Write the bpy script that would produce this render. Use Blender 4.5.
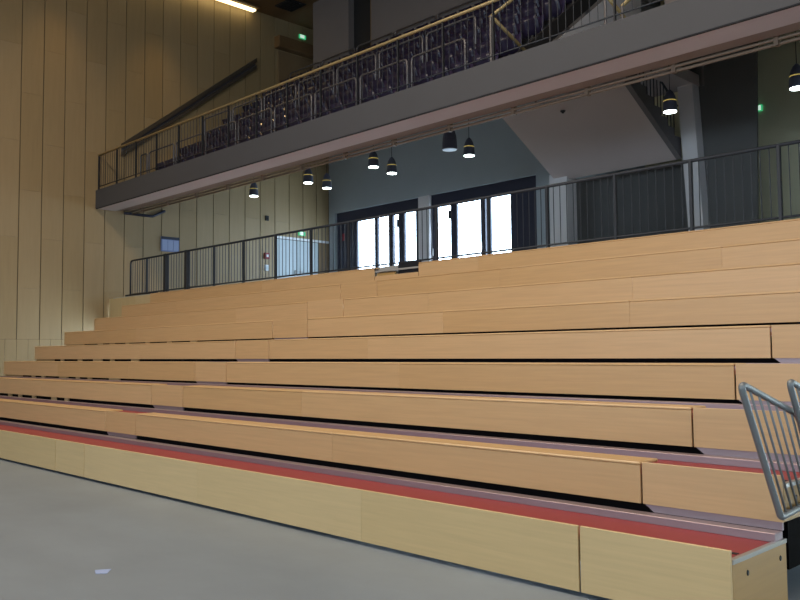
import bpy, bmesh, math, random
from mathutils import Vector, Matrix
random.seed(7)
for o in list(bpy.data.objects): bpy.data.objects.remove(o)
SC = bpy.context.scene
COL = SC.collection
V3 = Vector

# ------------------------------------------------------------------ camera, world, lights, exposure
# world axes: X along the benches (to the right), Y away from the hall floor, Z up; camera stands at the origin
CAM_H, FPX, YAW, PITCH, ROLL = 1.6, 838.52, 0.79560691, 0.0620388, -0.00947102
f_ = V3((-math.sin(YAW)*math.cos(PITCH), math.cos(YAW)*math.cos(PITCH), math.sin(PITCH)))
r_ = V3((math.cos(YAW), math.sin(YAW), 0)); u_ = r_.cross(f_)
r2 = r_*math.cos(ROLL)+u_*math.sin(ROLL); u2 = -r_*math.sin(ROLL)+u_*math.cos(ROLL)
cam = bpy.data.objects.new('camera', bpy.data.cameras.new('camera')); COL.objects.link(cam)
cam.data.sensor_width = 36; cam.data.lens = FPX/800*36; cam.data.clip_end = 300; cam.data.clip_start = .05
M = Matrix((r2, u2, -f_)).transposed().to_4x4(); M.translation = (0, 0, CAM_H); cam.matrix_world = M
SC.camera = cam
W = bpy.data.worlds.new('world'); SC.world = W; W.use_nodes = True
bg = W.node_tree.nodes['Background']; bg.inputs[0].default_value = (.66, .84, 1.0, 1); bg.inputs[1].default_value = 12.0
SC.view_settings.view_transform = 'Standard'; SC.view_settings.look = 'None'
SC.view_settings.exposure = -0.06; SC.view_settings.gamma = 1.0; SC.view_settings.use_curve_mapping = False

def light(name, kind, loc, energy, color, rot=(0, 0, 0), **kw):
    d = bpy.data.lights.new(name, kind); d.energy = energy; d.color = color
    for k, v in kw.items(): setattr(d, k, v)
    o = bpy.data.objects.new(name, d); COL.objects.link(o); o.location = loc; o.rotation_euler = rot
    return o
# rows of hall lamps under the ceiling, over the open floor
for lx in (-13, -7, -1):
    light('hall_lamp', 'AREA', (lx, 3.0, 12.9), 640, (1, .88, .72), shape='RECTANGLE', size=6, size_y=2.5)
# daylight enters through unseen front and right-hand openings added to light the hall (sampled as portals)
for loc, rot, sx, sy in (((-6, -8.95, 4.0), (math.radians(90), 0, 0), 20, 1.6), ((7.95, 0, 4.0), (math.radians(90), 0, math.radians(90)), 10, 1.6),
        ((-20.7, 19.45, 4.9), (math.radians(-90), 0, 0), 4.16, 3.3), ((-16.13, 19.45, 4.9), (math.radians(-90), 0, 0), 3.94, 3.3)):
    p = light('daylight_portal', 'AREA', loc, 1, (1, 1, 1), rot=rot, shape='RECTANGLE', size=sx, size_y=sy); p.data.cycles.is_portal = True
# warm ceiling downlights that wash the timber side wall
for ly in (6.2, 9.2, 12.3):
    light('wall_downlight', 'SPOT', (-22.3, ly, 12.95), 440, (1, .66, .28), rot=(0, math.radians(-14), 0), spot_size=math.radians(80), spot_blend=1, shadow_soft_size=.12)

# ------------------------------------------------------------------ helpers
def lin(c): return tuple(((v/255)/12.92 if v/255 <= .04045 else ((v/255+.055)/1.055)**2.4) for v in c)
MAT = {}
def mat(name, rgb, rough=.6, metal=0, var=0., noise=0., nscale=6., stretch=(1, 1, 1), bump=0., emit=None, estr=0., spec=.5, grain2=None):
    m = bpy.data.materials.new(name); m.use_nodes = True; nt = m.node_tree; N = nt.nodes; L = nt.links
    b = N['Principled BSDF']; c = lin(rgb)
    b.inputs['Base Color'].default_value = (*c, 1); b.inputs['Roughness'].default_value = rough; b.inputs['Metallic'].default_value = metal
    b.inputs['Specular IOR Level'].default_value = spec
    if emit: b.inputs['Emission Color'].default_value = (*lin(emit), 1); b.inputs['Emission Strength'].default_value = estr
    if noise or var or bump:
        tc = N.new('ShaderNodeTexCoord'); oi = N.new('ShaderNodeObjectInfo')
        mp = N.new('ShaderNodeMapping'); mp.inputs['Scale'].default_value = stretch
        L.new(tc.outputs['Object'], mp.inputs[0])
        off = N.new('ShaderNodeVectorMath'); off.operation = 'MULTIPLY_ADD'; off.inputs[1].default_value = (1, 1, 1)
        cmb = N.new('ShaderNodeCombineXYZ'); ml = N.new('ShaderNodeMath'); ml.operation = 'MULTIPLY'; ml.inputs[1].default_value = 57.
        L.new(oi.outputs['Random'], ml.inputs[0])
        for i in range(3): L.new(ml.outputs[0], cmb.inputs[i])
        L.new(mp.outputs[0], off.inputs[0]); L.new(cmb.outputs[0], off.inputs[2])
        nz = N.new('ShaderNodeTexNoise'); nz.inputs['Scale'].default_value = nscale; nz.inputs['Detail'].default_value = 5; nz.inputs['Roughness'].default_value = .6
        L.new(off.outputs[0], nz.inputs['Vector'])
        hs = N.new('ShaderNodeHueSaturation'); hs.inputs['Color'].default_value = (*c, 1)
        m1 = N.new('ShaderNodeMath'); m1.operation = 'MULTIPLY_ADD'; m1.inputs[1].default_value = 2*noise; m1.inputs[2].default_value = 1-noise
        L.new(nz.outputs[0], m1.inputs[0])
        m2 = N.new('ShaderNodeMath'); m2.operation = 'MULTIPLY_ADD'; m2.inputs[1].default_value = 2*var; m2.inputs[2].default_value = 1-var
        L.new(oi.outputs['Random'], m2.inputs[0])
        m3 = N.new('ShaderNodeMath'); m3.operation = 'MULTIPLY'; L.new(m1.outputs[0], m3.inputs[0]); L.new(m2.outputs[0], m3.inputs[1])
        L.new(m3.outputs[0], hs.inputs['Value'])
        m4 = N.new('ShaderNodeMath'); m4.operation = 'MULTIPLY_ADD'; m4.inputs[1].default_value = -var*1.2; m4.inputs[2].default_value = 1+var*.6
        L.new(oi.outputs['Random'], m4.inputs[0]); L.new(m4.outputs[0], hs.inputs['Saturation'])
        L.new(hs.outputs[0], b.inputs['Base Color'])
        if bump:
            bp = N.new('ShaderNodeBump'); bp.inputs['Strength'].default_value = bump; bp.inputs['Distance'].default_value = .01
            L.new(nz.outputs[0], bp.inputs['Height']); L.new(bp.outputs[0], b.inputs['Normal'])
    MAT[name] = m; return m
mat('maple', (198, 160, 113), .38, var=.05, noise=.16, nscale=4, stretch=(.35, 5, 9))
mat('maple_front', (206, 175, 126), .42, var=.04, noise=.14, nscale=4, stretch=(.35, 5, 9))
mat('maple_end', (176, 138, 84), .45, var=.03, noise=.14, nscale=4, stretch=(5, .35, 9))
mat('birch', (152, 130, 94), .5, var=.045, noise=.12, nscale=3, stretch=(4, 4, .4))
mat('pale_birch', (150, 128, 91), .5, var=.05, noise=.10, nscale=3, stretch=(4, 4, .4))
mat('infill', (192, 170, 128), .5, var=.04, noise=.1, nscale=3, stretch=(4, 4, .4))
mat('joint', (52, 42, 30), .9)
mat('concrete', (122, 129, 136), .42, noise=.22, nscale=.9, stretch=(1, 1.6, 1), bump=.05)
mat('stone_floor', (158, 154, 148), .5, noise=.1, nscale=2)
mat('red_deck', (142, 50, 52), .5, noise=.14, nscale=9)
mat('aluminium', (156, 137, 140), .42, metal=.55, noise=.08, nscale=3, stretch=(.3, 3, 3))
mat('alu_edge', (176, 172, 166), .35, metal=.7)
mat('void_shade', (14, 10, 11), .95, spec=.1)  # near-black that holds the shade of the hollows under the rows
mat('bracket', (170, 142, 100), .6, var=.1)
mat('tube_steel', (120, 122, 122), .45, metal=.25, noise=.06, nscale=8)
mat('black_steel', (30, 31, 36), .5, metal=.2)
mat('rail_grey', (44, 46, 52), .5, metal=.2)
mat('brass', (160, 140, 98), .4, metal=.3)
mat('barrier_steel', (106, 101, 102), .4, metal=.5)
mat('plaster', (166, 174, 180), .85, noise=.05, nscale=2)
mat('plaster_pier', (210, 206, 208), .85, noise=.05, nscale=2)
mat('plaster_greenlit', (206, 202, 172), .85, noise=.05, nscale=2)  # plaster with greenish fluorescent light put into its colour
mat('slab_paint', (68, 67, 70), .7, noise=.06, nscale=1.5)
mat('soffit', (204, 196, 200), .8, noise=.05, nscale=1.5)
mat('pipe_paint', (128, 108, 90), .5)
mat('soffit_band', (150, 136, 132), .8)
mat('dark_wall', (88, 87, 86), .7, noise=.08, nscale=2)
mat('stair_soffit', (180, 167, 166), .85, noise=.04, nscale=2)
mat('stringer', (96, 92, 94), .8)
mat('tier', (104, 98, 96), .8, noise=.06, nscale=2)
mat('raker', (34, 32, 33), .7)
mat('upper_pillar', (120, 110, 106), .85, noise=.04, nscale=2)
mat('ceiling_wood', (112, 84, 52), .6, noise=.1, nscale=2, stretch=(4, .4, 4))
mat('frame_navy', (42, 44, 62), .45)  # navy puts the window frames' backlit tint into the colour
mat('beam_steel', (74, 66, 56), .5, metal=.2)
mat('seat_plastic', (52, 44, 76), .28, var=.1)
mat('seat_dark', (38, 33, 54), .3, var=.1)
mat('lamp_shell', (84, 88, 106), .4, metal=.2)
mat('lamp_face', (240, 244, 244), .5, emit=(235, 250, 245), estr=18)
mat('lamp_ring', (210, 190, 110), .5, emit=(235, 205, 110), estr=.4)
mat('lamp_off', (150, 160, 185), .4)
mat('tube_light', (255, 240, 200), .5, emit=(255, 232, 170), estr=4)
mat('exit_green', (60, 170, 110), .5, emit=(70, 210, 140), estr=.6)
mat('exit_white', (230, 240, 230), .5, emit=(225, 255, 235), estr=.7)
mat('red_box', (150, 52, 62), .5)
mat('white_plastic', (222, 224, 226), .5)
mat('door_blue', (188, 200, 206), .55, noise=.03, nscale=2)
mat('door_brown', (128, 104, 74), .6, noise=.1, nscale=3, stretch=(4, 4, .4))
mat('screen_blue', (120, 134, 176), .45)
mat('screen_pale', (150, 162, 196), .45)
mat('rubber', (26, 26, 30), .8)
mat('caster', (40, 46, 64), .5)
mat('tape', (150, 164, 200), .6)
def glass():
    m = bpy.data.materials.new('glass'); m.use_nodes = True; nt = m.node_tree; N = nt.nodes; N.clear()
    o = N.new('ShaderNodeOutputMaterial'); t = N.new('ShaderNodeBsdfTransparent'); t.inputs[0].default_value = (.96, .98, 1, 1)
    g = N.new('ShaderNodeBsdfGlossy'); g.inputs['Roughness'].default_value = .02; x = N.new('ShaderNodeMixShader'); x.inputs[0].default_value = .06
    nt.links.new(t.outputs[0], x.inputs[1]); nt.links.new(g.outputs[0], x.inputs[2]); nt.links.new(x.outputs[0], o.inputs[0])
    MAT['glass'] = m
glass()

MESH = {}
def wpos(o):
    p = V3((0, 0, 0))
    while o is not None: p = p + o.location; o = o.parent
    return p
def link(name, me, m, loc, parent=None):
    o = bpy.data.objects.new(name, me); COL.objects.link(o)
    if parent is not None: o.parent = parent; loc = V3(loc)-wpos(parent)
    o.location = loc
    if m and not me.materials: me.materials.append(MAT[m])
    return o
def tag(o, label=None, cat=None, group=None, kind=None):
    for k, v in (('label', label), ('category', cat), ('group', group), ('kind', kind)):
        if v: o[k] = v
    return o
def empty(name, loc, label=None, cat=None, group=None, kind=None):
    o = bpy.data.objects.new(name, None); COL.objects.link(o); o.location = loc; o.empty_display_size = .1
    return tag(o, label, cat, group, kind)
def box(name, x, y, z, m, parent=None, bev=0.):
    """axis-aligned box given by its extents; alike boxes share one mesh"""
    (x0, x1), (y0, y1), (z0, z1) = sorted(x), sorted(y), sorted(z)
    d = (round(x1-x0, 4), round(y1-y0, 4), round(z1-z0, 4)); key = ('box', d, m, bev)
    if key not in MESH:
        bm = bmesh.new(); bmesh.ops.create_cube(bm, size=1); bmesh.ops.scale(bm, vec=d, verts=bm.verts)
        if bev: bmesh.ops.bevel(bm, geom=bm.edges[:], offset=bev, segments=1, affect='EDGES')
        me = bpy.data.meshes.new(name); bm.to_mesh(me); bm.free(); MESH[key] = me
    return link(name, MESH[key], m, V3(((x0+x1)/2, (y0+y1)/2, (z0+z1)/2)), parent)
def mesh_obj(name, verts, faces, m, parent=None, smooth=False, key=None, loc=None):
    """verts in world space (or local to loc when key/loc given)"""
    if key and key in MESH: return link(name, MESH[key], m, loc, parent)
    if loc is None:
        c = sum((V3(v) for v in verts), V3())/len(verts); vv = [V3(v)-c for v in verts]
    else: c = V3(loc); vv = verts
    me = bpy.data.meshes.new(name); me.from_pydata([tuple(v) for v in vv], [], faces); me.update()
    bm = bmesh.new(); bm.from_mesh(me); bmesh.ops.recalc_face_normals(bm, faces=bm.faces[:]); bm.to_mesh(me); bm.free()
    if smooth:
        for p in me.polygons: p.use_smooth = True
    if key: MESH[key] = me
    return link(name, me, m, c, parent)
def prism_x(name, yz, x0, x1, m, parent=None):
    n = len(yz); v = [(x0, a, b) for a, b in yz]+[(x1, a, b) for a, b in yz]
    f = [tuple(range(n)), tuple(range(2*n-1, n-1, -1))]+[(i, (i+1) % n, n+(i+1) % n, n+i) for i in range(n)]
    return mesh_obj(name, v, f, m, parent)
def prism_y(name, xz, y0, y1, m, parent=None):
    n = len(xz); v = [(a, y0, b) for a, b in xz]+[(a, y1, b) for a, b in xz]
    f = [tuple(range(n)), tuple(range(2*n-1, n-1, -1))]+[(i, (i+1) % n, n+(i+1) % n, n+i) for i in range(n)]
    return mesh_obj(name, v, f, m, parent)
def rounded(pts, r, closed=False, k=5):
    pts = [V3(p) for p in pts]; out = []; n = len(pts)
    for i, p in enumerate(pts):
        if not closed and i in (0, n-1): out.append(p); continue
        a = (pts[i-1]-p); b = (pts[(i+1) % n]-p); rr = min(r, a.length*.45, b.length*.45); a = p+a.normalized()*rr; b = p+b.normalized()*rr
        for j in range(k+1):
            t = j/k; out.append(a*(1-t)**2+p*2*t*(1-t)+b*t*t)
    return out
def tube(name, pts, r, m, parent=None, segs=8, closed=False):
    pts = [V3(p) for p in pts]; n = len(pts); v = []; f = []
    prev = None
    for i, p in enumerate(pts):
        a = pts[i-1] if (i or closed) else p; b = pts[(i+1) % n] if (i < n-1 or closed) else p
        t = (b-a).normalized()
        if prev is None:
            ref = V3((0, 0, 1)) if abs(t.z) < .9 else V3((1, 0, 0)); u = t.cross(ref).normalized()
        else: u = (prev-t*prev.dot(t)).normalized()
        prev = u; w = t.cross(u)
        v += [p+(u*math.cos(2*math.pi*j/segs)+w*math.sin(2*math.pi*j/segs))*r for j in range(segs)]
    for i in range(n if closed else n-1):
        i2 = (i+1) % n
        f += [(i*segs+j, i*segs+(j+1) % segs, i2*segs+(j+1) % segs, i2*segs+j) for j in range(segs)]
    if not closed: f += [tuple(range(segs)), tuple(range((n-1)*segs, n*segs))]
    return mesh_obj(name, v, f, m, parent, smooth=True)
def rod(name, p, h, r, m, parent=None, segs=8):
    """upright rod standing on p; alike rods share one mesh"""
    key = ('rod', round(h, 4), r, m, segs)
    v = []; f = []
    if key not in MESH:
        for z in (-h/2, h/2): v += [V3((r*math.cos(2*math.pi*j/segs), r*math.sin(2*math.pi*j/segs), z)) for j in range(segs)]
        f = [(j, (j+1) % segs, segs+(j+1) % segs, segs+j) for j in range(segs)]+[tuple(range(segs)), tuple(range(segs, 2*segs))]
    return mesh_obj(name, v, f, m, parent, smooth=False, key=key, loc=V3(p)+V3((0, 0, h/2)))
def lathe(name, prof, loc, m, parent=None, segs=16, key=None):
    v = []; f = []; n = len(prof)
    for r, z in prof: v += [V3((r*math.cos(2*math.pi*j/segs), r*math.sin(2*math.pi*j/segs), z)) for j in range(segs)]
    for i in range(n-1): f += [(i*segs+j, i*segs+(j+1) % segs, (i+1)*segs+(j+1) % segs, (i+1)*segs+j) for j in range(segs)]
    f += [tuple(range(segs)), tuple(range((n-1)*segs, n*segs))]
    return mesh_obj(name, v, f, m, parent, smooth=False, key=key, loc=loc)

# ------------------------------------------------------------------ the setting
XW, YB, ZC, ZF = -23.1, 19.1, 13.15, 3.24      # timber side wall, rear wall, ceiling, concourse level
YR = 11.32                                     # concourse railing
st = lambda o: tag(o, kind='structure')
fl = st(box('floor', (XW-.4, 8.2), (-9.2, 12), (-.2, 0), 'concrete'))
for x, z in (((XW, -16), (0, ZC)), ((4, 8), (0, ZC)), ((-16, 4), (0, 3.2)), ((-16, 4), (4.8, ZC))):
    st(box('wall_front', x, (-9.2, -9), z, 'plaster'))
for y, z in (((-9, -5), (0, ZC)), ((5, YB), (0, ZC)), ((-5, 5), (0, 3.2)), ((-5, 5), (4.8, ZC))):
    st(box('wall_right', (8, 8.2), y, z, 'plaster'))
fl['label'] = 'smooth grey concrete floor of the hall'
o = st(box('floor', (XW, 8), (11.02, YB+.4), (ZF-.25, ZF), 'stone_floor')); o['label'] = 'stone floor of the concourse behind the railing'
o = st(box('ceiling', (XW-.4, 8.2), (-9.2, YB+.4), (ZC, ZC+.2), 'ceiling_wood')); o['label'] = 'brown timber ceiling high above the balcony'
# side wall of timber panels
wl = st(box('wall_left', (XW-.4, XW-.03), (-9, YB+.4), (0, ZC), 'joint')); wl['label'] = 'tall side wall clad in birch panels'
PITCH_W = .6; J0 = 8.33
for c in range(-10, 18):
    y0 = J0+c*PITCH_W; y1 = y0+PITCH_W
    if y1 > YB: y1 = YB
    seams = [10.04, 7.40, 4.78, 2.04] if c % 2 else [11.36, 8.74, 6.07, 3.41]
    zs = [2.04]+sorted(z for z in seams if z > 2.3)+[ZC]
    for a, b in zip(zs[:-1], zs[1:]):
        # leave the two door openings free
        if 16.75 < (y0+y1)/2:
            if a < 5.57 < b: a = 5.57
            elif b <= 5.57: continue
        if y0 > 7.0 or a < 14: box('panel', (XW-.03, XW), (y0+.011, y1-.011), (a+.0012, b-.0012), 'birch', wl, .0015)
for i in range(56):                              # narrower, paler boards low down
    y0 = 2.33+i*.3
    if 16.4 < y0: continue
    box('board', (XW-.03, XW+.012), (y0+.003, min(y0+.3, YB)-.003), (0, 2.035), 'pale_birch', wl, .003)
# rear wall of the concourse with two glazed openings
WIN = ((-22.78, -18.62), (-18.14, -13.98)); ZT = 6.56
wb = st(box('wall_back', (XW, WIN[0][0]), (YB, YB+.4), (0, ZC), 'plaster')); wb['label'] = 'pale grey plaster rear wall of the concourse'
st(box('wall_back', (WIN[0][1], WIN[1][0]), (YB, YB+.4), (0, ZT), 'plaster_pier'))
st(box('wall_back', (WIN[0][0], WIN[1][1]), (YB, YB+.4), (ZT, ZC), 'plaster'))
st(box('wall_back', (WIN[1][1], -10.6), (YB, YB+.4), (0, ZC), 'plaster'))
st(box('wall_back', (-10.6, 8.2), (YB, YB+.4), (0, ZC), 'plaster_greenlit'))
def glazing(name, x0, x1, panes, solids, posts, label):
    w = empty(name, ((x0+x1)/2, YB+.2, ZF), kind='structure'); w['label'] = label
    ya, yb = YB+.14, YB+.24
    box('head_frame', (x0, x1), (ya-.04, yb), (6.18, ZT), 'frame_navy', w, .01)
    box('bottom_frame', (x0, x1), (ya, yb), (ZF, ZF+.2), 'frame_navy', w, .01)
    for a, b in solids: box('solid_panel', (a, b), (ya-.02, yb), (ZF+.2, 6.18), 'frame_navy', w, .01)
    for a, b in posts: box('mullion', (a, b), (ya, yb), (ZF+.2, 6.18), 'frame_navy', w, .01)
    for a, b in panes: box('pane', (a, b), (YB+.18, YB+.19), (ZF+.2, 6.18), 'glass', w)
    return w
w1 = glazing('window_1', *WIN[0], ((-21.74, -20.85), (-20.69, -20.05), (-19.95, -19.68), (-19.40, -18.88)),
    ((-22.78, -21.86),), ((-21.86, -21.74), (-20.85, -20.69), (-20.05, -19.95), (-19.68, -19.40), (-18.88, -18.62)), 'dark framed glazed doors beside the timber wall')
w2 = glazing('window_2', *WIN[1], ((-17.97, -17.36), (-17.11, -16.15), (-15.97, -15.85), (-15.77, -15.00)),
    ((-15.00, -13.98),), ((-18.14, -17.97), (-17.36, -17.11), (-16.15, -15.97), (-15.85, -15.77)), 'dark framed glazed doors nearer the stair')
for w, xs in ((w1, (-20.79,)), (w2, (-18.09, -16.07))):
    for x in xs:
        box('handle', (x-.02, x+.02), (YB+.08, YB+.11), (4.62, 4.86), 'white_plastic', w, .008)
for x in (-17.99, -17.38, -19.68): box('hinge', (x-.05, x+.05), (YB+.1, YB+.15), (5.72, 5.98), 'black_steel', w2 if x > -18.6 else w1, .01)
# ground-level door in the timber wall (concourse)
d = empty('door_1', (XW, 17.6, ZF), kind='structure'); d['label'] = 'pale double door in the timber wall under the balcony'
box('lining', (XW-.03, XW+.02), (16.72, 16.79), (ZF, 5.57), 'white_plastic', d, .005)
for a, b in ((16.8, 17.7), (17.72, 18.6)):
    lf = box('door_leaf', (XW-.04, XW-.01), (a, b), (ZF, 5.48), 'door_blue', d, .005)
    hy = b-.1 if a < 17 else a+.1
    box('handle', (XW-.01, XW+.05), (hy-.02, hy+.02), (4.3, 4.46), 'white_plastic', lf, .008)
box('side_panel', (XW-.04, XW), (18.62, 19.08), (ZF, 5.5), 'door_brown', d, .005)
box('head_lining', (XW-.03, XW+.02), (16.72, 19.08), (5.5, 5.58), 'white_plastic', d, .005)
# upper door (end of the top gangway)
d2 = empty('door_2', (XW, 17.6, 9.9), kind='structure'); d2['label'] = 'brown door recess high in the timber wall'
box('door_leaf', (XW, XW+.04), (16.85, 18.3), (9.9, 12.0), 'door_brown', d2, .005)
box('lintel', (XW, XW+.3), (16.7, 18.35), (12.05, 12.45), 'ceiling_wood', d2, .01)
# upper rear wall above the seats: piers and a doorway
o = st(box('wall_upper', (-21.3, -19.52), (16.97, 17.4), (9.6, ZC), 'upper_pillar')); o['label'] = 'grey pier behind the top row of balcony seats'
st(box('wall_upper', (-18.46, 8), (16.97, 17.4), (9.6, ZC), 'upper_pillar'))
d3 = st(box('door_3', (-19.52, -18.75), (17.2, 17.35), (9.6, ZC), 'raker')); d3['label'] = 'dark doorway between the upper piers'
st(box('trim_1', (-18.75, -18.46), (17.2, 17.35), (9.6, ZC), 'door_brown'))

# ------------------------------------------------------------------ telescopic bleacher rows
ZT_ = [.455, .795, 1.145, 1.475, 1.815, 2.168, 2.52, 2.878, 3.225]
ZB_ = [.03, .50, .838, 1.17, 1.512, 1.859, 2.21, 2.57, 2.92]
YK = [4.717+.77*k for k in range(9)]+[4.717+.77*9]
XL0, XE = -20.6, -2.156
# board joints along X measured for every row: left block | aisle | middle block | right aisle
AIS = [(-11.576, -10.665), (-11.70, -10.79), (-11.80, -10.88), (-11.85, -10.95), (-11.88, -10.93), (-11.9, -10.93), (-11.92, -10.92), (-11.9, -10.9), (-11.8, -10.62)]
RJ = [-3.167, -3.145, -3.13, -3.12, -3.115, -3.1, -3.1, -3.1, -3.1]
SPL = [(-15.9, -7.9, -5.3), (-17.4, -6.6), (-16.1, -8.1), (-17.2, -14.1, -7.2), (-15.2, -8.6), (-16.9, -7.9, -5.0), (-14.2, -8.9, -5.4), (-17.9, -8.1, -4.6), (-15.5, -9.2)]
ORD = ['first', 'second', 'third', 'fourth', 'fifth', 'sixth', 'seventh', 'eighth', 'ninth']
rows = []
for k in range(9):
    y, zt, zb = YK[k], ZT_[k], ZB_[k]; zd = zt-.062; yn = YK[k+1]
    lab = ('lowest bleacher row standing on the concrete floor, red deck behind its front' if k == 0 else
           'topmost bleacher row, maple fronts just under the dark concourse railing' if k == 8 else
           '%s bleacher row up from the concrete floor, maple bench on maple front' % ORD[k])
    R = empty('bleacher_row', ((XL0+XE)/2, y, 0 if k == 0 else zb), lab, 'bleacher', 'telescopic bleacher rows'); rows.append(R)
    a0, a1 = AIS[k]; rj = RJ[k]
    xl = (-20.1, -20.1, -20.2, -20.25, -20.44, -20.6, -20.62, -20.7, -20.65)[k]
    cuts = sorted([xl, a0, a1, rj, XE]+list(SPL[k]))
    fm = 'maple_front' if k == 0 else 'maple'
    for i in range(len(cuts)-1):
        c0, c1 = cuts[i], cuts[i+1]; mid = (c0+c1)/2
        aisle = a0 < mid < a1 or mid > rj
        hard0 = any(abs(c0-v) < .01 for v in (a0, a1, rj)); hard1 = any(abs(c1-v) < .01 for v in (a0, a1, rj))
        e0, e1 = (.008 if hard0 else .0006), (.008 if hard1 else .0006)
        top = zt
        if k == 8 and a0 < mid < a1: top = zt-.17
        seat = k > 0 and not aisle
        box('front_board', (c0+e0, c1-e1), (y, y+.022), (zb, top-(.024 if seat else 0)), fm, R, .002)
        if seat: box('seat_board', (c0+e0, c1-e1), (y-.002, y+.27), (zt-.024, zt), fm, R, .008)
    # red walking deck, dark trailing beam, aluminium kick strip of the row above
    ye = yn-.004 if k < 8 else 11.0
    dk = box('deck', (xl+.01, XE-.02), (y+.024, ye), (zd-.03, zd), 'red_deck' if k < 8 else 'stone_floor', R)
    if k < 8: box('support_beam', (xl+.05, XE-.06), (ye-.14, ye-.02), (max(zb, zd-.34), zd-.032), 'void_shade', R)
    if k < 8:
        box('kick_strip', (xl+.01, XE-.005), (yn-.12, yn-.004), (zd, zd+.055), 'aluminium', R, .003)
    if k > 0: box('gap_shade_sheet', (xl+.02, XE-.03), (y+.045, y+.06), (zb-.14, zb+.1), 'void_shade', R)  # near-black sheet paints in the shade of the slot under the front
    if k > 0:                                     # bevelled aluminium strip under the front in the aisles
        for s0, s1 in ((a0, a1), (rj, XE)):
            prism_y('aisle_strip', [(s0+.02, zb), (s1-.01, zb), (s1-.01, zb-.052), (s0+.09, zb-.052)], y+.008, y+.03, 'aluminium', R)
    if k > 0:
        for ex in (XE-.35, xl+.3): box('under_shade_sheet', (ex, ex+.05), (y+.07, yn-.02), (0, zb-.01), 'void_shade', R)  # near-black sheets paint in the shade below the row and prop it
    # pale brackets in the slot under the left block
    if 2 <= k <= 5:
        x = xl+.1; n = 0
        while x < -14.6:
            w_ = random.choice((.16, .22, .3, .42)) if n else 1.0
            box('slot_bracket', (x, x+w_), (y+.012, y+.035), (zb-.062, zb), 'bracket', R)
            x += w_+random.choice((.38, .55, .75)); n += 1
    # end cap on the right with aluminium edge, plugs
    cz0 = .0 if k == 0 else zb+.0
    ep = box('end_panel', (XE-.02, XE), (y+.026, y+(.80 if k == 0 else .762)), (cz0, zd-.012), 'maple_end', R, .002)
    box('edge_strip', (XE-.03, XE+.006), (y+.024, y+(.80 if k == 0 else .762)), (zd-.022, zd+.006), 'alu_edge', ep, .003)
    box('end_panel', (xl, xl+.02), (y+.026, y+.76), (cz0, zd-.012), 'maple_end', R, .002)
    for dy in (.22, .70):
        rodm = mesh_obj('plug', [V3((0, .013*math.cos(t*math.pi/4), .018*math.sin(t*math.pi/4))) for t in range(8)]+[V3((.006, .011*math.cos(t*math.pi/4), .015*math.sin(t*math.pi/4))) for t in range(8)],
            [tuple(range(8)), tuple(range(8, 16))]+[(t, (t+1) % 8, 8+(t+1) % 8, 8+t) for t in range(8)], 'black_steel', ep, key='plug', loc=(XE, y+dy, zd-.10))
        if k < 3: box('deck_slot', (XE-.14, XE-.05), (y+dy-.03, y+dy+.01), (zd-.002, zd+.003), 'rubber', dk)
# pale infill panel closing the top row against the timber wall
inf = empty('infill_panel', (-21.9, 10.9, 2.2), 'pale birch panel closing the gap between the topmost bleacher row and the timber wall', 'panel')
for a, b in ((-23.08, -22.3), (-22.3, -21.5), (-21.5, -20.66)):
    box('board', (a+.003, b-.003), (10.885, 10.91), (2.2, 3.2), 'infill', inf, .003)
box('aisle_shade_and_step', (-11.2, -10.64), (10.93, 10.99), (3.06, 3.27), 'black_steel', rows[8], .005)  # black box stands in for the shaded hollow behind the lowered front
box('aisle_shade_and_step', (-11.78, -11.3), (10.93, 10.99), (3.06, 3.12), 'maple_end', rows[8], .005)
# wheels of the telescopic frame seen under the right-hand ends
for i, yy in enumerate((5.75, 6.4)):
    cs = empty('caster', (XE-.5, yy, 0), 'small blue-grey wheel under the bleacher end, %s from its front' % ('first', 'second')[i], 'wheel', 'bleacher wheels')
    tyre = mesh_obj('tyre', [(XE-.5+dx, yy+.07*math.cos(t*math.pi/6), .07+.07*math.sin(t*math.pi/6)) for dx in (0, .05) for t in range(12)],
        [tuple(range(12)), tuple(range(12, 24))]+[(t, (t+1) % 12, 12+(t+1) % 12, 12+t) for t in range(12)], 'caster', cs)
    box('fork', (XE-.53, XE-.42), (yy-.03, yy+.03), (.09, .36), 'caster', cs, .004)

# guard frames of tubular steel at the right-hand end of the second row
def guard(y, x, label, n=7):
    g = empty('guard_rail', (x, y, .55), label, 'guard rail', 'bleacher end guards')
    A, B, C, D = V3((x, y, .552)), V3((x, y-.52, 1.40)), V3((x, y+.345, 1.165)), V3((x, y+.65, .597))
    tube('frame', rounded([A, A.lerp(B, .06), B, C, D], .07, closed=True), .021, 'tube_steel', g, 10, closed=True)
    for i in range(1, n):
        t = i/n; p = B.lerp(C, t); q = A.lerp(D, t)
        tube('bar', [p, q], .0085, 'tube_steel', g, 6)
    for t in (.25, .8):
        q = A.lerp(D, t); box('mount', (XE, x+.01), (q.y-.02, q.y+.02), (q.z-.02, q.z+.015), 'tube_steel', g, .004)
    return g
GX = XE+.03
guard(5.375, GX, 'leaning tubular steel guard frame, its whole outline clear in front of the maple bench ends')
guard(5.97, GX+.05, 'leaning tubular steel guard frame overlapping the back of the one at the bench end')

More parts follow.
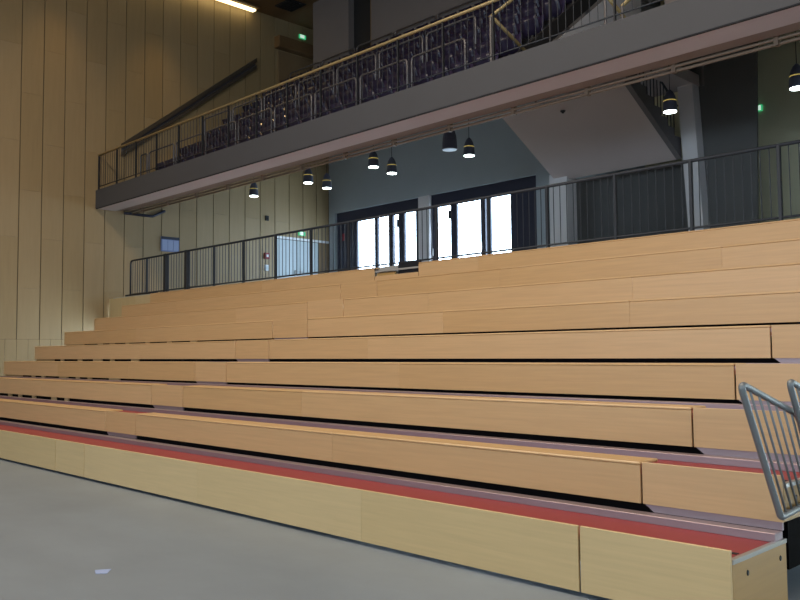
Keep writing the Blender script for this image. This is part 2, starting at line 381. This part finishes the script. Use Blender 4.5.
# ------------------------------------------------------------------ concourse railing
PX = [-4.33+1.3*i for i in (2, 1, 0)]+[-5.57, -6.80, -8.07]
PX += [-8.07-(14.3-8.07)/5*i for i in range(1, 5)]+[-14.3, -15.6, -16.9, -18.2, -19.5, -20.6, -21.68, -22.65]
cr = empty('concourse_railing', (-12, YR, ZF), 'dark grey concourse railing with thin uprights along the top of the bleacher', 'railing')
zt0, zb0 = 4.30, 3.33
tube('top_rail', [(PX[0], YR, zt0)]+rounded([(PX[1], YR, zt0), (PX[-1], YR, zt0), (PX[-1], YR, 3.3)], .12)[1:], .026, 'rail_grey', cr, 8)
tube('bottom_rail', [(PX[0], YR, zb0), (PX[-1], YR, zb0)], .018, 'rail_grey', cr, 6)
for i, x in enumerate(PX[:-1]):
    thick = i in (len(PX)-3, len(PX)-4)
    (box('gate_post', (x-.06, x+.06), (YR-.06, YR+.06), (ZF, zt0+.02), 'black_steel', cr, .008) if thick else box('post', (x-.022, x+.022), (YR-.03, YR+.03), (ZF, zt0), 'rail_grey', cr, .004))
    x1 = PX[i+1]; n = round((x-x1)/.13)
    for j in range(1, n): rod('baluster', (x+(x1-x)*j/n, YR, zb0), zt0-zb0, .0075, 'rail_grey', cr, 6)
box('base_bar', (-22.8, -21.2), (YR-.09, YR+.09), (ZF, ZF+.08), 'black_steel', cr, .006)
box('post_foot', (-20.72, -20.48), (YR-.12, YR+.12), (ZF-.06, ZF+.05), 'black_steel', cr, .006)

# ------------------------------------------------------------------ balcony
bs = tag(prism_x('balcony_slab', [(10.45, 5.79), (11.05, 5.79), (11.05, 5.83), (11.44, 5.845), (11.52, 6.0), (11.95, 6.2), (11.95, 6.28), (10.47, 6.31), (10.45, 6.31)], XW, 8, 'slab_paint'), 'long grey balcony slab crossing above the concourse', 'balcony', kind='structure')
box('soffit', (XW+.02, 8), (10.50, 11.04), (5.778, 5.79), 'soffit', bs)
box('drip_edge', (XW+.02, 8), (10.455, 10.49), (5.772, 5.79), 'rubber', bs)
prism_x('soffit_band', [(11.05, 5.80), (11.45, 5.825), (11.45, 5.84), (11.05, 5.83)], XW+.02, 8, 'soffit_band', bs)
pp = empty('conduit', (-12, 11.5, 5.8), 'pair of thin pipes clipped along the underside edge of the balcony', 'pipe')
for dy, dz in ((0, 0), (.03, -.06)): tube('pipe', [(XW+.02, 11.5+dy, 5.80+dz), (8, 11.5+dy, 5.80+dz)], .025, 'pipe_paint', pp, 8)
for i in range(16): box('clip', (-22.4+i*1.5, -22.34+i*1.5), (11.47, 11.56), (5.71, 5.86), 'pipe_paint', pp)
tube('elbow', [(XW+.06, 11.3, 5.74), (XW+.06, 12.2, 5.74), (XW+.06, 12.6, 5.95)], .04, 'frame_navy', pp, 6)
# raked seating tier
TR, RI, Y0, Z0, NR = .75, .58, 11.7, 6.40, 7
def tier(x0, x1, label):
    pts = [(11.9, Z0-.1), (Y0, Z0-.1)]
    for n in range(NR): pts += [(Y0+n*TR, Z0+n*RI), (Y0+(n+1)*TR, Z0+n*RI)]
    pts += [(17.9, Z0+(NR-1)*RI), (17.9, Z0+(NR-1)*RI-.35), (Y0+NR*TR, Z0+(NR-1)*RI-.35), (12.1, 6.2)]
    return tag(prism_x('seating_tier', pts[1:], x0, x1, 'tier'), label, 'seating tier', kind='structure')
T1 = tier(XW, -9.42, 'stepped concrete tier carrying the balcony seats beside the timber wall')
sl = RI/TR
prism_x('raker_beam', [(11.6, 6.60), (11.98, 6.55), (16.9, 6.40+sl*(16.9-11.79)), (16.9, 6.40+sl*(16.9-11.3))], -9.42, -9.36, 'raker', T1)
prism_x('flank_wall', [(12.0, 6.3), (16.9, 8.3), (16.9, 10.2), (12.0, 6.5)], -9.42, -9.38, 'plaster_pier', T1)
o = st(prism_x('floor', [(11.95, 6.1), (11.95, 6.22), (16.9, 8.12), (16.9, 8.0)], -9.42, 8, 'tier')); o['label'] = 'gangway floor beside the balcony seats'
# balcony front railing
br = empty('balcony_railing', (-12, 10.52, 6.31), 'balcony railing with brass handrail and dark uprights along the slab edge', 'railing')
BZ = 7.33; BY = 10.52
bp = [-23.05+1.12*i for i in range(23)]
tube('handrail', [(bp[0], BY, BZ), (bp[-1], BY, BZ)], .03, 'brass', br, 10)
tube('bottom_rail', [(bp[0], BY, 6.42), (bp[-1], BY, 6.42)], .012, 'rail_grey', br, 6)
for i, x in enumerate(bp):
    box('post', (x-.013, x+.013), (BY-.025, BY+.025), (6.31, BZ-.02), 'black_steel', br, .004)
    if i < len(bp)-1:
        for j in range(1, 8): rod('baluster', (x+.14*j, BY, 6.42), BZ-.02-6.42, .006, 'rail_grey', br, 6)
# seats
def shell(nx, nz, fn, th):
    v = []; f = []
    for s in (0, 1):
        for i in range(nx+1):
            for j in range(nz+1):
                p = V3(fn(i/nx, j/nz)); p.y += s*th; v.append(p)
    o_ = (nx+1)*(nz+1); idx = lambda i, j: i*(nz+1)+j
    for i in range(nx):
        for j in range(nz):
            f.append((idx(i, j), idx(i+1, j), idx(i+1, j+1), idx(i, j+1))); f.append(tuple(o_+q for q in (idx(i, j+1), idx(i+1, j+1), idx(i+1, j), idx(i, j))))
    for i in range(nx):
        for j in (0, nz): f.append((idx(i, j), idx(i+1, j), o_+idx(i+1, j), o_+idx(i, j)))
    for j in range(nz):
        for i in (0, nx): f.append((idx(i, j), idx(i, j+1), o_+idx(i, j+1), o_+idx(i, j)))
    return v, f
BK = shell(4, 4, lambda u, t: ((u-.5)*.44*(1-.25*max(0, t-.75)*2), .10*t-.05*(abs(u-.5)*2)**2, .42*t), .03)
PN = shell(4, 3, lambda u, t: ((u-.5)*.42, -.05-.16*t-.03*(abs(u-.5)*2)**2, .02+.36*t), .035)
PD = [(-.03, -.04, 0), (.03, -.04, 0), (.03, .05, 0), (-.03, .05, 0), (-.03, -.08, .42), (.03, -.08, .42), (.03, .06, .42), (-.03, .06, .42)]
PDF = [(0, 1, 2, 3), (4, 5, 6, 7), (0, 1, 5, 4), (1, 2, 6, 5), (2, 3, 7, 6), (3, 0, 4, 7)]
NTH = 'first second third fourth fifth sixth seventh eighth ninth tenth eleventh twelfth thirteenth fourteenth fifteenth sixteenth seventeenth eighteenth nineteenth twentieth twenty-first twenty-second twenty-third twenty-fourth'.split()
ROWN = ['lowest', 'second', 'third', 'fourth', 'fifth', 'sixth', 'topmost']
for n in range(NR):
    z = Z0+n*RI; y = Y0+n*TR+.45
    for i in range(24):
        x = -22.15+.53*i
        s = empty('folding_seat', (x, y, z), 'dark purple folding seat, %s from the timber wall in the %s balcony row' % (NTH[i], ROWN[n]), 'seat', 'balcony seats')
        mesh_obj('backrest', BK[0], BK[1], 'seat_plastic', s, True, 'seat_back', (x, y, z+.42))
        mesh_obj('seat_pan', PN[0], PN[1], 'seat_dark', s, True, 'seat_pan', (x, y, z+.40))
        mesh_obj('pedestal', PD, PDF, 'black_steel', s, False, 'seat_ped', (x, y, z))
# crowd barriers: bent tube hoops along the rows
def barrier(x0, x1, y, z, h, label, group, low=None):
    b = empty('crowd_barrier', ((x0+x1)/2, y, z), label, 'barrier', group)
    tube('hoop', rounded([(x0, y, z), (x0, y, z+h), (x1, y, z+h), (x1, y, z)], .1), .024, 'barrier_steel', b, 8)
    if low: tube('lower_bar', [(x0, y, z+low), (x1, y, z+low)], .015, 'barrier_steel', b, 6)
for i in range(9):
    x1 = -10.2-1.55*i; x0 = max(x1-1.42, XW+.1)
    barrier(x0, x1, Y0+.08, Z0, 1.12, 'bent tube barrier before the lowest balcony seats, %s from the timber wall' % NTH[8-i], 'barriers at the first seat row')
for i in range(7):
    x1 = -11.2-1.55*i
    barrier(x1-1.42, x1, Y0+2*TR+.08, Z0+2*RI, 1.12, 'bent tube barrier halfway up the balcony seats, %s from the timber wall' % NTH[6-i], 'barriers at the third seat row')
for i in range(7):
    x1 = -10.6-1.7*i
    barrier(x1-1.6, x1, 16.86, Z0+6*RI, 1.15, 'thin double barrier behind the topmost balcony seats, %s from the timber wall' % NTH[6-i], 'barriers behind the top seat row', .75)
# brass stair handrails at the open flank
def handrail(pts, label):
    h = empty('stair_handrail', (pts[0][0], pts[0][1], 6.3), label, 'handrail')
    tube('rail', pts, .032, 'brass', h, 8)
    for p in (pts[0], pts[-1]):
        zz = max(6.3, Z0+int(max(0, (p[1]-Y0)/TR))*RI) if p[0] < -9.42 else 6.3
        rod('post', (p[0], p[1], zz), p[2]-zz, .02, 'barrier_steel', h)
handrail([(-9.5, 11.68, 7.69), (-9.5, 16.2, 7.69+.78*4.52)], 'brass handrail climbing beside the end of the balcony seats')
handrail([(-9.34, 11.5, 7.62), (-9.34, 12.8, 7.10)], 'short brass handrail dipping beside the open flank of the tier')
handrail([(-7.0, 11.5, 7.28), (-7.0, 12.9, 7.9-1.2)], 'short brass handrail beyond the open flank of the tier')
handrail([(-6.7, 11.5, 6.98), (-6.7, 14.2, 6.98+.78*2.7)], 'brass handrail rising on the far side of the open gangway')
o = st(box('wall_gangway', (-7.6, 8), (14.6, 14.8), (7.3, ZC), 'upper_pillar')); o['label'] = 'grey wall at the end of the balcony gangway'

# ------------------------------------------------------------------ concourse stair under the balcony
sx0, sx1 = -11.84, -8.66
def sz(y): return 5.74+(17-y)*.575
stair = tag(prism_x('stair_flight', [(17.0, 5.74), (14.85, sz(14.85)), (15.2, sz(15.2)+.25), (17.0, 6.0)], sx0, sx1-.02, 'stair_soffit'), 'broad stair flight with plain pale underside crossing below the balcony', 'stair')
stp = [(17.0, 5.74), (14.9, sz(14.9))]
n = 7; dy = 2.0/n
for i in range(n):
    yy = 15.0+dy*i; stp += [(yy, sz(yy)+.30), (yy+dy, sz(yy)+.30)]
prism_x('stringer', stp+[(17.0, 5.76)], sx1-.02, sx1+.1, 'stringer', stair)
for i in range(14):
    yy = 15.0+i*.14; rod('baluster', (sx1+.04, yy, sz(yy)+.2), .95, .012, 'black_steel', stair, 6)
tube('stair_rail', [(sx1+.04, 15, sz(15)+1.17), (sx1+.04, 17, sz(17)+1.17)], .025, 'rail_grey', stair, 6)
o = st(box('wall_pier', (-11.97, -11.46), (16.9, 17.3), (ZF, 5.9), 'plaster_pier')); o['label'] = 'pale pier under the left edge of the stair'
o = st(box('wall_recess', (-12.3, -8.6), (18.2, 18.4), (ZF, 5.95), 'dark_wall')); o['label'] = 'dark wall in the recess under the stair'
o = st(prism_y('wall_column', [(-8.36, ZF), (-8.02, ZF), (-8.22, 7.3), (-8.56, 7.3)], 16.9, 17.25, 'plaster_pier')); o['label'] = 'slim pale column right of the stair'
o = st(box('landing', (-10.6, -8.2), (15.6, 17.2), (7.3, 7.55), 'stair_soffit')); o['label'] = 'pale landing slab above the stair'
o = st(prism_y('wall_dark', [(-8.25, ZF), (-7.08, ZF), (-6.9, 9.2), (-8.9, 9.2)], 17.2, 17.26, 'dark_wall')); o['label'] = 'dark grey slanting wall beside the slim column'

# ------------------------------------------------------------------ pendant lamps
def pendant(x, y, zb, s, lit, label, group, tilt=0):
    p = empty('pendant_lamp', (x, y, zb), label, 'lamp', group)
    k = '%.2f' % s; S = lambda pr: [(r*s, z*s) for r, z in pr]
    sh = lathe('shade', S([(.15, 0), (.158, .01), (.152, .14), (.14, .26), (.115, .36), (.075, .44), (.03, .49), (.012, .50)]), (x, y, zb), 'lamp_shell', p, 16, 'sh'+k)
    lathe('diffuser', S([(.14, -.012), (.14, .006)]), (x, y, zb), 'lamp_face' if lit else 'lamp_off', p, 16, 'df%s%d' % (k, lit))
    if lit: lathe('glow_ring', S([(.143, .228), (.148, .236), (.143, .25)]), (x, y, zb), 'lamp_ring', sh, 16, 'rg'+k)
    if lit:
        b = light('pendant_bulb', 'SPOT', (0, 0, -.03), 80, (.92, 1, .95), spot_size=math.radians(130), spot_blend=.6, shadow_soft_size=.1); b.parent = p
    top = 6.05+sl*(y-12.1) if y < 17.3 else 9.6
    tube('cord', [(x, y, zb+.49*s), (x, y, top+.2)], .007, 'rubber', p, 5)
ZL = 6.09
for x, lab in ((-19.85, 'first'), (-17.35, 'second'), (-14.8, 'third')):
    pendant(x, 13.64, ZL, .84, True, 'lit bell-shaped pendant lamp, %s from the timber wall in the row nearer the balcony edge' % lab, 'front row of pendant lamps')
pendant(-12.3, 13.64, ZL-.02, 1.08, False, 'unlit larger bell-shaped pendant lamp hanging beside a lit one before the rear wall', 'front row of pendant lamps')
for x, lab in ((-17.62, 'first'), (-15.05, 'second'), (-12.48, 'third')):
    pendant(x, 14.5, ZL+.01, .84, True, 'lit bell-shaped pendant lamp, %s from the timber wall in the row nearer the windows' % lab, 'rear row of pendant lamps')
pendant(-7.5, 14.5, ZL-.03, .84, True, 'lit bell-shaped pendant lamp hanging before the stair balusters', 'rear row of pendant lamps')
pendant(-5.2, 14.5, ZL-.12, .84, True, 'lit bell-shaped pendant lamp hanging before the greenish rear wall', 'rear row of pendant lamps')
pendant(-2.7, 14.5, ZL-.12, .84, True, 'added unseen pendant lamp farthest from the timber wall', 'rear row of pendant lamps')  # lamp added out of view to brighten the concourse

# ------------------------------------------------------------------ things on the walls and ceiling
t = empty('wall_beam', (XW, 13.5, 9.4), 'long dark steel handrail trough sloping up the timber wall beside the balcony seats', 'handrail')
yb0, zb0_, yb1, zb1_ = 11.2, 7.6, 15.9, 11.28
def slant(name, off, h, x0, x1, m):
    prism_x(name, [(yb0, zb0_+off), (yb1, zb1_+off), (yb1, zb1_+off+h), (yb0, zb0_+off+h)], x0, x1, m, t)
slant('lower_bar', -.16, .12, XW, XW+.12, 'beam_steel'); slant('backing', -.04, .1, XW, XW+.05, 'barrier_steel'); slant('upper_bar', .06, .14, XW, XW+.14, 'beam_steel')
s = empty('notice_board', (XW+.02, 12.8, 4.78), 'small blue framed board on the timber wall above the concourse gate', 'notice board')
nf = box('frame', (XW, XW+.05), (12.5, 13.1), (4.72, 5.17), 'screen_blue', s, .005)
for i in range(3): box('leaf', (XW+.05, XW+.06), (12.53+i*.185, 12.7+i*.185), (4.75, 5.07), 'screen_pale', nf, .002)
box('header', (XW+.05, XW+.08), (12.5, 13.1), (5.09, 5.17), 'frame_navy', nf, .003)
def exit_sign(loc, axis, label):
    x, y, z = loc; e = empty('exit_sign', loc, label, 'exit sign')
    if axis == 'x':
        cs_ = box('case', (x, x+.06), (y-.14, y+.14), (z-.07, z+.07), 'exit_green', e, .006)
        box('pictogram', (x+.06, x+.065), (y-.12, y+.06), (z-.055, z+.055), 'exit_white', cs_)
    else:
        cs_ = box('case', (x-.14, x+.14), (y-.06, y), (z-.07, z+.07), 'exit_green', e, .006)
        box('pictogram', (x-.06, x+.12), (y-.065, y-.06), (z-.055, z+.055), 'exit_white', cs_)
exit_sign((XW, 17.85, 5.74), 'x', 'small lit green exit sign above the pale door under the balcony')
exit_sign((XW, 17.9, 12.75), 'x', 'lit green exit sign above the brown door high on the timber wall')
exit_sign((-7.76, YB, 7.08), 'y', 'lit green exit sign at the edge of the dark slanting wall')
al = empty('fire_alarm_box', (XW, 16.4, 4.8), 'small red alarm box on the timber wall beside the pale door', 'alarm box')
ac = box('case', (XW, XW+.07), (16.28, 16.48), (4.76, 4.96), 'red_box', al, .01); box('button', (XW+.07, XW+.08), (16.34, 16.42), (4.82, 4.9), 'white_plastic', ac, .003)
sw = empty('wall_switch', (XW, 16.4, 4.45), 'white switch plate on the timber wall below the red alarm box', 'switch')
pl = box('plate', (XW, XW+.03), (16.3, 16.46), (4.36, 4.56), 'white_plastic', sw, .005); box('rocker', (XW+.03, XW+.04), (16.34, 16.42), (4.4, 4.52), 'door_blue', pl, .003)
sd = empty('wall_sensor', (XW, 16.4, 6.1), 'small dark sensor on the timber wall above the red alarm box', 'sensor')
sb_ = box('base', (XW, XW+.05), (16.32, 16.46), (6.05, 6.22), 'black_steel', sd, .01); box('lens', (XW+.05, XW+.07), (16.36, 16.42), (6.09, 6.16), 'rubber', sb_, .005)
tl = empty('strip_light', (XW+.25, 14.0, 13.0), 'long glowing strip light where the timber wall meets the ceiling', 'strip light')
box('housing', (XW+.05, XW+.45), (5.0, 15.8), (13.06, 13.12), 'ceiling_wood', tl)
box('tube', (XW+.12, XW+.3), (5.0, 15.75), (13.0, 13.06), 'tube_light', tl, .01)
vt = empty('ceiling_vent', (-21.9, 16.5, 13.1), 'dark square vent in the brown ceiling', 'vent')
box('frame', (-22.3, -21.5), (16.15, 16.85), (13.12, 13.15), 'raker', vt, .004)
for i in range(6): box('slat', (-22.25, -21.55), (16.2+i*.105, 16.26+i*.105), (13.09, 13.12), 'rubber', vt)
sk = empty('wall_sticker', (-22.4, YB+.1, 5.2), 'small faded red sticker on the dark panel beside the glazed doors', 'sticker')
box('face', (-22.48, -22.36), (YB+.105, YB+.12), (5.55, 5.8), 'red_box', sk)
det = empty('smoke_detector', (-10.3, 15.1, sz(15.1)-.035), 'small dark detector on the pale underside of the stair', 'detector')
lathe('base', [(.05, -.03), (.06, 0)], (-10.3, 15.1, sz(15.1)-.035), 'black_steel', det, 12); lathe('dome', [(.02, -.055), (.035, -.03)], (-10.3, 15.1, sz(15.1)-.035), 'rubber', det, 12)
tp = tag(mesh_obj('floor_tape', [(-6.14, 2.81, .001), (-6.04, 2.77, .001), (-5.98, 2.83, .001), (-6.08, 2.91, .001), (-6.14, 2.81, .003), (-6.04, 2.77, .003), (-5.98, 2.83, .003), (-6.08, 2.91, .003)],
    [(0, 1, 2, 3), (4, 5, 6, 7), (0, 1, 5, 4), (1, 2, 6, 5), (2, 3, 7, 6), (3, 0, 4, 7)], 'tape'), 'scrap of pale blue tape stuck on the concrete floor', 'tape')
